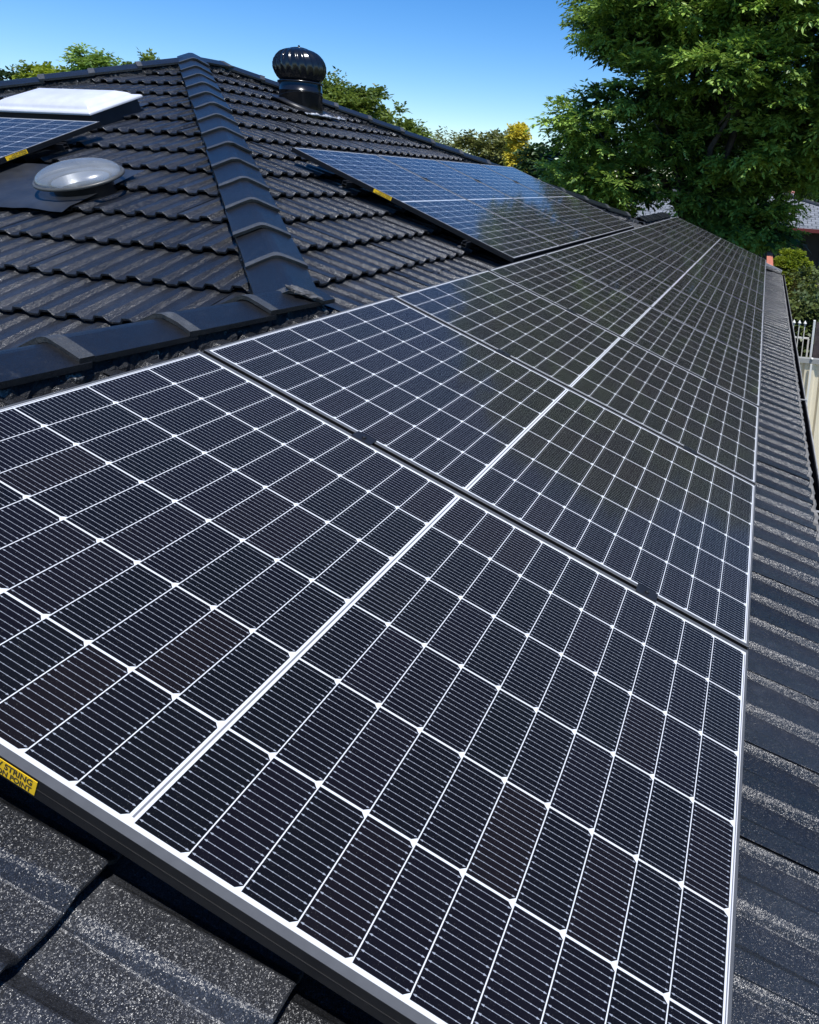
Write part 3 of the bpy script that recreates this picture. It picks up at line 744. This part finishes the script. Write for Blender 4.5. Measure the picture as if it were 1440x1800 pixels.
# ------------------------------------------------------------------ vegetation
def leafmat(name, c_dark, c_lite, trans=.3, rough=.45, sc=1.2):
    m = bpy.data.materials.new(name); m.use_nodes = True; t = m.node_tree; N = NT(t); p = t.nodes['Principled BSDF']
    at = N.n('ShaderNodeAttribute'); at.attribute_name = 'tone'
    c = N.mix(at.outputs['Fac'], c_dark, c_lite)
    N.L(c, p.inputs['Base Color']); p.inputs['Roughness'].default_value = rough; p.inputs['Specular IOR Level'].default_value = .35
    tr = N.n('ShaderNodeBsdfTranslucent'); N.L(N.mix(.5, c, (c_lite[0] * 1.3, c_lite[1] * 1.3, c_lite[2])), tr.inputs[0])
    mx = N.n('ShaderNodeMixShader'); mx.inputs[0].default_value = trans
    N.L(p.outputs[0], mx.inputs[1]); N.L(tr.outputs[0], mx.inputs[2]); N.L(mx.outputs[0], t.nodes['Material Output'].inputs[0]); return m
def leaf_cloud(name, cen, axis, size, nleaf, leaf_len, leaf_w, mat, parent, seed=1, droop=.25, spread=1.0, flat=.35):
    """cen: (n,3) spray centres, axis: (n,3) spray direction; every spray is a fan of pointed leaflets along its axis"""
    g = np.random.default_rng(seed); n = len(cen)
    ax = axis / np.linalg.norm(axis, axis=1, keepdims=True)
    up = np.tile([0, 0, 1.0], (n, 1)); side = np.cross(ax, up); side /= np.linalg.norm(side, axis=1, keepdims=True) + 1e-9
    nrm = np.cross(side, ax)
    t = np.linspace(0, 1, nleaf)[None, :, None]
    sz = size[:, None, None]
    sgn = np.where(np.arange(nleaf) % 2 == 0, 1.0, -1.0)[None, :, None]
    base = cen[:, None, :] + ax[:, None, :] * (t - .3) * sz + np.array([0, 0, -1.0]) * (t ** 2) * sz * droop + g.normal(0, .05, (n, nleaf, 3)) * sz
    ld = ax[:, None, :] * (.35 + .5 * t) + side[:, None, :] * sgn * spread * (1.05 - .55 * t) + np.array([0, 0, -1.0]) * (.25 + .3 * g.random((n, nleaf, 1))) + g.normal(0, .28, (n, nleaf, 3))
    ld /= np.linalg.norm(ld, axis=2, keepdims=True)
    wn_ = np.cross(ld, nrm[:, None, :] + g.normal(0, flat, (n, nleaf, 3))); wn_ /= np.linalg.norm(wn_, axis=2, keepdims=True) + 1e-9
    ll = leaf_len * (.7 + .6 * g.random((n, nleaf, 1))); lw = leaf_w * (.75 + .5 * g.random((n, nleaf, 1)))
    A = base; B = base + ld * ll * .45 + wn_ * lw; Cc = base + ld * ll; D = base + ld * ll * .45 - wn_ * lw
    V = np.stack([A, B, Cc, D], axis=2).reshape(-1, 3); m = len(V) // 4
    me = bpy.data.meshes.new(name); me.vertices.add(len(V)); me.vertices.foreach_set('co', V.astype(np.float32).ravel())
    me.loops.add(4 * m); me.loops.foreach_set('vertex_index', np.arange(4 * m, dtype=np.int32)); me.polygons.add(m)
    me.polygons.foreach_set('loop_start', np.arange(0, 4 * m, 4, dtype=np.int32)); me.polygons.foreach_set('loop_total', np.full(m, 4, dtype=np.int32))
    me.materials.append(mat)
    tone = np.repeat(np.clip(np.repeat(g.normal(.55, .16, n) + np.repeat(g.normal(0, .2, n // 9 + 1), 9)[:n], nleaf) + g.normal(0, .12, n * nleaf), 0, 1), 4).astype(np.float32)
    at = me.attributes.new('tone', 'FLOAT', 'POINT'); at.data.foreach_set('value', tone)
    me.update(); me.validate(); o = bpy.data.objects.new(name, me); link(o, parent); return o
def blob_sprays(blobs, dens, seed, shell=.55, size=.4, base=None, sub=.30, per=9):
    """blobs: (x,y,z,rx,ry,rz). clumps of sprays over the outer shell of each, with gaps between the clumps"""
    g = np.random.default_rng(seed); C, A, S = [], [], []
    for (x, y, z, rx, ry, rz) in blobs:
        k = max(3, int(dens * (rx * ry + rx * rz + ry * rz) / 3 * 4 / per))
        d = g.normal(0, 1, (k, 3)); d /= np.linalg.norm(d, axis=1, keepdims=True)
        r = shell + (1 - shell) * g.random((k, 1)) ** .6; r *= 1 + .16 * np.sin(d[:, :1] * 5 + x) * np.cos(d[:, 1:2] * 6 + z)
        c = d * r * np.array([rx, ry, rz]) + np.array([x, y, z])
        e = g.normal(0, 1, (k, per, 3)); e /= np.linalg.norm(e, axis=2, keepdims=True); e[:, :, 2] = np.abs(e[:, :, 2]) * .75 - .12
        cs = c[:, None, :] + e * sub * (.5 + .5 * g.random((k, per, 1))) * min(1, rx / 1.0 + .3)
        a = e * np.array([1, 1, .55]) + d[:, None, :] * .45 + g.normal(0, .2, (k, per, 3))
        C.append(cs.reshape(-1, 3)); A.append(a.reshape(-1, 3)); S.append(size * (.65 + .7 * g.random(k * per)))
    return np.concatenate(C), np.concatenate(A), np.concatenate(S)
def trunk(name, base, tips, r0, mat, parent, seed=1, fork=.35):
    g = random.Random(seed); b = MB(); base = Vector(base)
    top = Vector((base.x, base.y, base.z)); cz = sum(t[2] for t in tips) / len(tips); fz = base.z + (cz - base.z) * fork
    f0 = Vector((base.x + g.gauss(0, .1), base.y + g.gauss(0, .1), fz))
    b.tube([base, base.lerp(f0, .5) + Vector((g.gauss(0, .06), g.gauss(0, .06), 0)), f0], [r0 * 1.25, r0, r0 * .85], 10)
    for tp in tips:
        tp = Vector(tp); m1 = f0.lerp(tp, .4) + Vector((g.gauss(0, .15), g.gauss(0, .15), g.gauss(0, .2) + .1 * (tp - f0).length * .3)); m2 = f0.lerp(tp, .72) + Vector((g.gauss(0, .12), g.gauss(0, .12), g.gauss(0, .12)))
        rr_ = r0 * (.30 + .25 * g.random())
        b.tube([f0 - Vector((0, 0, .1)), m1, m2, tp], [rr_ * 1.3, rr_, rr_ * .6, rr_ * .18], 7)
        for q in range(3):
            s = m1.lerp(tp, .3 + .25 * q); e = s + Vector((g.gauss(0, .5), g.gauss(0, .5), g.gauss(.2, .35))) * (.25 * (tp - f0).length + .3) * .6
            b.tube([s, s.lerp(e, .5) + Vector((0, 0, .05)), e], [rr_ * .4, rr_ * .25, rr_ * .08], 5)
    return b.build(name, mat, parent)
M_bark = simple('bark', (.07, .055, .045), .9, nscale=12, namt=.4, bump=.6)
M_jac = leafmat('jacaranda_leaf', (.022, .066, .012), (.33, .48, .085), .24)
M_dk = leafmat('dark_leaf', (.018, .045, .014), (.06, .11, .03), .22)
M_olive = leafmat('olive_leaf', (.07, .085, .022), (.24, .25, .07), .22)
M_yel_l = leafmat('golden_leaf', (.42, .35, .04), (.80, .70, .10), .3)
M_lime = leafmat('lime_leaf', (.09, .14, .012), (.30, .36, .03), .35)
M_hedge = leafmat('hedge_leaf', (.022, .042, .010), (.13, .16, .045), .15, .3)
M_mid = leafmat('mid_leaf', (.05, .09, .016), (.20, .26, .045), .33)

def T_(x, y, z): return (x, y, z)
big = empty('shade_tree', (-1.2, 19, GZ)); tag(big, 'huge spreading shade tree with feathery leaves filling the upper right', 'tree')
BG = Vector((-1.2, 19, GZ))
lobes = [(-4.0, 18.0, 2.3, 1.25, 1.5, .85), (-4.35, 18.6, 1.0, 1.15, 1.4, .75), (-3.2, 18.4, 4.9, 1.35, 1.6, 1.0), (-1.5, 17.2, 5.3, 1.6, 1.7, 1.0), (.6, 16.8, 5.0, 1.6, 1.6, .95),
         (2.6, 16.8, 4.5, 1.5, 1.6, 1.0), (-.2, 16.6, 3.6, 1.5, 1.2, .7), (2.3, 17.0, 2.6, 1.1, 1.2, .7), (-2.6, 17.6, 3.3, 1.2, 1.2, .8), (-3.1, 18.0, .9, 1.0, 1.2, .7),
         (-1.8, 18.2, 1.9, 1.2, 1.2, .8), (.4, 18.0, 1.8, 1.4, 1.3, .9), (1.7, 18.6, 1.6, 1.0, 1.2, .75), (-1.0, 18.6, .5, 1.3, 1.2, .8), (.4, 18.6, .2, .9, 1.2, .8), (3.6, 18.0, 2.2, 1.1, 1.3, 1.0),
         
         (-2.0, 19.5, 7.2, 2.6, 2.6, 1.2), (2.0, 19.0, 7.3, 2.8, 2.6, 1.2), (0, 20.5, 8.8, 2.8, 2.6, 1.2), (5.0, 19, 5.2, 1.8, 2.0, 1.4), (4.2, 20, 3.2, 1.8, 2.0, 1.3), (-3.8, 20.6, 5.6, 1.7, 2.0, 1.1),
         (-.5, 20.5, 4.8, 3.0, 2.0, 1.8), (.3, 20.8, 2.6, 2.8, 1.8, 1.5), (-2.2, 20.8, 2.6, 1.8, 1.6, 1.2), (-.5, 20.8, .2, 1.3, 1.5, 1.0), (4.6, 18.4, 3.6, 1.3, 1.4, 1.1), (2.6, 17.6, 3.5, 1.2, 1.2, .8), (.9, 17.2, 2.9, 1.1, 1.1, .6), (-3.6, 18.8, .0, .7, .9, .6), (.95, 18.3, .1, .50, .9, .75), (-.3, 18.3, -.2, .9, 1, .6)]
C_, A_, S_ = blob_sprays([(x - BG.x, y - BG.y, z - BG.z, a, b_, c) for x, y, z, a, b_, c in lobes], 80, 21, .50, .46, sub=.30)
leaf_cloud('crown', C_, A_, S_, 16, .16, .031, M_jac, big, 5, droop=.3)
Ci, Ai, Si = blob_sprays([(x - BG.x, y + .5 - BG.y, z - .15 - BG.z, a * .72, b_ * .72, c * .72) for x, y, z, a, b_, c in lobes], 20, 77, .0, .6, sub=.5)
leaf_cloud('inner_foliage', Ci, Ai, Si, 9, .26, .075, M_dk, big, 6, droop=.2)  # darker leaf colour paints shade into the gaps of the crown
trunk('trunk', (0, 0, 0), [(x - BG.x, y - BG.y, z - BG.z) for x, y, z, a, b_, c in lobes[:24:2]], .22, M_bark, big, 4, .36)

def tree(name, loc, blobs, mat, label, cat='tree', dens=18, size=.45, nl=10, ll=.16, lw=.035, r0=.18, seed=1, group=None, droop=.2, shell=.45, fork=.5, trk=True, sub=.22):
    root = empty(name, loc); tag(root, label, cat, group); L0 = Vector(loc); dens *= 1.9; lw *= 1.35
    bl = [(x - loc[0], y - loc[1], z - loc[2], a, b_, c) for x, y, z, a, b_, c in blobs]
    C_, A_, S_ = blob_sprays(bl, dens, seed, shell, size, sub=sub)
    leaf_cloud('crown', C_, A_, S_, nl, ll, lw, mat, root, seed + 1, droop)
    if trk: trunk('trunk', (0, 0, 0), [(x, y, z) for x, y, z, *_ in bl][:9], r0, M_bark, root, seed, fork)
    return root
tree('broadleaf_tree', (-16.5, 26, GZ), [(-18.2, 26, 2.4, 2.0, 2, 1.7), (-16.8, 25.6, 3.0, 1.6, 1.8, 1.4), (-15.2, 25.6, 2.3, 1.5, 1.6, 1.5), (-14.0, 25.8, 1.5, 1.1, 1.5, 1.35), (-17, 26, 1.0, 3, 2, 1.5), (-13.6, 25.8, 1.9, .9, 1.3, .8), (-15.9, 25.2, 2.9, 1.2, 1.2, 1.1), (-17.2, 25.2, 2.4, 1.5, 1.2, 1.2)], M_mid,
     'rounded green tree behind the roof, just right of the turbine vent', seed=31, dens=44, size=.45)
tree('wispy_tree', (-15.2, 31, GZ), [(-15.8, 31, 2.0, 1.2, 1.2, .9), (-14.4, 31, 1.7, 1.1, 1.2, .8), (-13.4, 31, 1.5, .9, 1.2, .7), (-12.4, 31, .9, 1.2, 1.2, .7)], M_olive,
     'thin wispy grey-green tree between the rounded green tree and the olive bush', seed=32, dens=24, size=.6, nl=9, ll=.20, lw=.022)
tree('olive_tree', (-10.4, 26.5, GZ), [(-10.3, 26.5, 1.55, 1.35, 1.3, 1.05), (-9.6, 26.2, 1.0, 1.0, 1.2, .9), (-11.6, 26.4, 1.0, 1.0, 1.2, .8), (-10.3, 26.5, .4, 2.0, 1.3, 1.0), (-11.0, 26.2, 1.5, 1.0, 1.0, .8), (-9.4, 26.0, 1.5, .8, .9, .8)], M_olive,
     'round olive-brown tree left of the golden conifer', seed=33, dens=30, size=.4)
tree('golden_conifer', (-8.3, 24, GZ), [(-8.3, 24, 2.1, .36, .33, .58), (-8.25, 24, 1.35, .40, .38, .7), (-8.3, 24, .5, .4, .4, .8)], M_yel_l,
     'narrow golden yellow conifer against the sky', seed=34, dens=420, size=.20, r0=.08, ll=.09, lw=.028, sub=.10, shell=.8)
tree('dark_conifer', (-6.9, 22.5, GZ), [(-6.9, 22.5, 1.1, .75, .8, .8), (-6.3, 22.2, 1.35, .6, .7, .6), (-7.2, 22.5, .2, 1.0, .8, .9), (-6.0, 22, .4, 1.0, .9, .9)], M_dk,
     'dark green bushy conifer between the golden conifer and the big tree', seed=35, dens=60, size=.4)
tree('feathery_tree', (-25.2, 22.5, GZ), [(-25.0, 22.4, 4.3, .45, .6, .55), (-24.4, 22.4, 3.95, .8, .7, .5), (-25.0, 22.4, 3.5, .7, .7, .5)], M_jac,
     'feathery pointed tree top rising over the left hip', seed=36, dens=60, size=.45, r0=.12, nl=11, ll=.18, lw=.028)
tree('bushy_tree', (-26.6, 22.2, GZ), [(-26.6, 22.2, 3.55, .95, .8, .5), (-25.9, 22.0, 3.3, .6, .8, .5)], M_lime,
     'low yellow-green tree top left of the feathery one', seed=37, dens=50, size=.4, r0=.12)
tree('small_tree', (-23.0, 22.8, GZ), [(-23.0, 22.8, 4.1, .55, .6, .4), (-23.6, 22.6, 3.75, .6, .6, .35)], M_mid,
     'small dark tree top right of the feathery one, above the left hip', seed=38, dens=60, size=.4, r0=.1)
tree('edge_tree', (-29.3, 22.5, GZ), [(-29.3, 22.5, 3.5, .6, .6, .5)], M_dk, 'tree top just showing at the far left edge', seed=39, dens=50, size=.4, r0=.1)
tree('cypress', (2.72, 35.5, GZ), [(2.7, 35.5, 3.5, .5, .5, 1.0), (2.7, 35.5, 1.8, .6, .6, 1.3), (2.7, 35.5, 0, .6, .6, 1.3), (2.7, 35.5, -1.6, .6, .6, 1.0)], M_dk,
     'tall narrow cypress in front of the far red-ridged house', seed=40, dens=120, size=.3, r0=.12, ll=.12, lw=.03)
tree('conifer_screen', (6.5, 38, GZ), [(6.5 + i * 1.6, 39.5, 2.5 + (i % 2), 1.3, 1.2, 3.2) for i in range(-5, 4)], M_dk,
     'dark screen of trees behind the neighbouring house', seed=43, dens=14, size=.7, ll=.3, lw=.07)
tree('round_bush', (1.32, 16.0, GZ), [(1.42, 16.0, -1.15, .46, .45, .62), (1.42, 16.0, -2.0, .5, .5, .9)], M_lime, 'rounded lime green bush behind the dark hedge', 'bush', seed=41, dens=2200, size=.08, nl=7, ll=.05, lw=.013, shell=.96, sub=.06, trk=False)
tree('lime_shrub', (.25, 15.3, GZ), [(.45, 15.3, -1.15, .25, .3, .4), (.0, 15.4, -.85, .12, .2, .35), (-.5, 15.6, -.42, .12, .15, .22), (.2, 15.3, -1.9, .7, .5, .7)], M_lime, 'loose lime green shrub at the end of the panel row, under the big tree', 'shrub', seed=42, dens=110, size=.25, nl=8, ll=.10, lw=.03, r0=.04)
def hedge(name, x0, x1, y0, y1, z0, z1, mat, label, n, seed):
    g = np.random.default_rng(seed); root = empty(name, ((x0 + x1) / 2, (y0 + y1) / 2, GZ)); tag(root, label, 'hedge')
    C = g.random((n, 3)) * [x1 - x0, y1 - y0, 1.0]; fz = g.random(n); face = g.integers(0, 3, n)
    C[face == 0, 2] = 1 - .12 * g.random((face == 0).sum()); C[face == 1, 1] = .2 * g.random((face == 1).sum()); C[face == 2, 0] = .25 * g.random((face == 2).sum())
    A = np.zeros((n, 3)); A[face == 0, 2] = 1; A[face == 1, 1] = -1; A[face == 2, 0] = -1; A += g.normal(0, .55, (n, 3))
    hh = (z1 - z0) + .18 * np.sin(C[:, 1] * 1.7) + .14 * np.sin(C[:, 0] * 3 + C[:, 1] * 2.9)
    P = np.stack([x0 + C[:, 0], y0 + C[:, 1], z0 + C[:, 2] * hh], 1) - np.array(root.location) + g.normal(0, .05, (n, 3))
    leaf_cloud('foliage', P, A, np.full(n, .17), 7, .085, .026, mat, root, seed)
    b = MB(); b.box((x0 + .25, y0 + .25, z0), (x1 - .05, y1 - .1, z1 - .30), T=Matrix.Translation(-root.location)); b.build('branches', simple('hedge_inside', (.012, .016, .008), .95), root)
hedge('hedge', 1.45, 4.2, 10.2, 14.9, GZ, -1.02, M_hedge, 'large clipped dark green hedge behind the picket fence, right edge', 6500, 51)

# far wood closing the horizon
g = np.random.default_rng(90); n = 2600
X = g.uniform(-75, 45, n); hgt = 4.2 + 1.5 * np.sin(X * .35) + 1.2 * np.sin(X * .13 + 1) + g.normal(0, .35, n)
Zr = g.random(n) ** .6
P = np.stack([X, 78 + g.normal(0, 1.5, n) - 4 * (1 - Zr), Zr * hgt], 1)
wd = empty('far_wood', (0, 0, GZ)); A = g.normal(0, 1, (n, 3)) * [1, 1, .5] + [0, -.3, .8]
o = leaf_cloud('distant_trees', P, A, np.full(n, 1.5), 12, .75, .22, M_dk, None, 91); o.location = (0, 0, GZ); bpy.data.objects.remove(wd)
tag(o, 'distant belt of trees along the horizon', 'woodland', None, 'stuff')
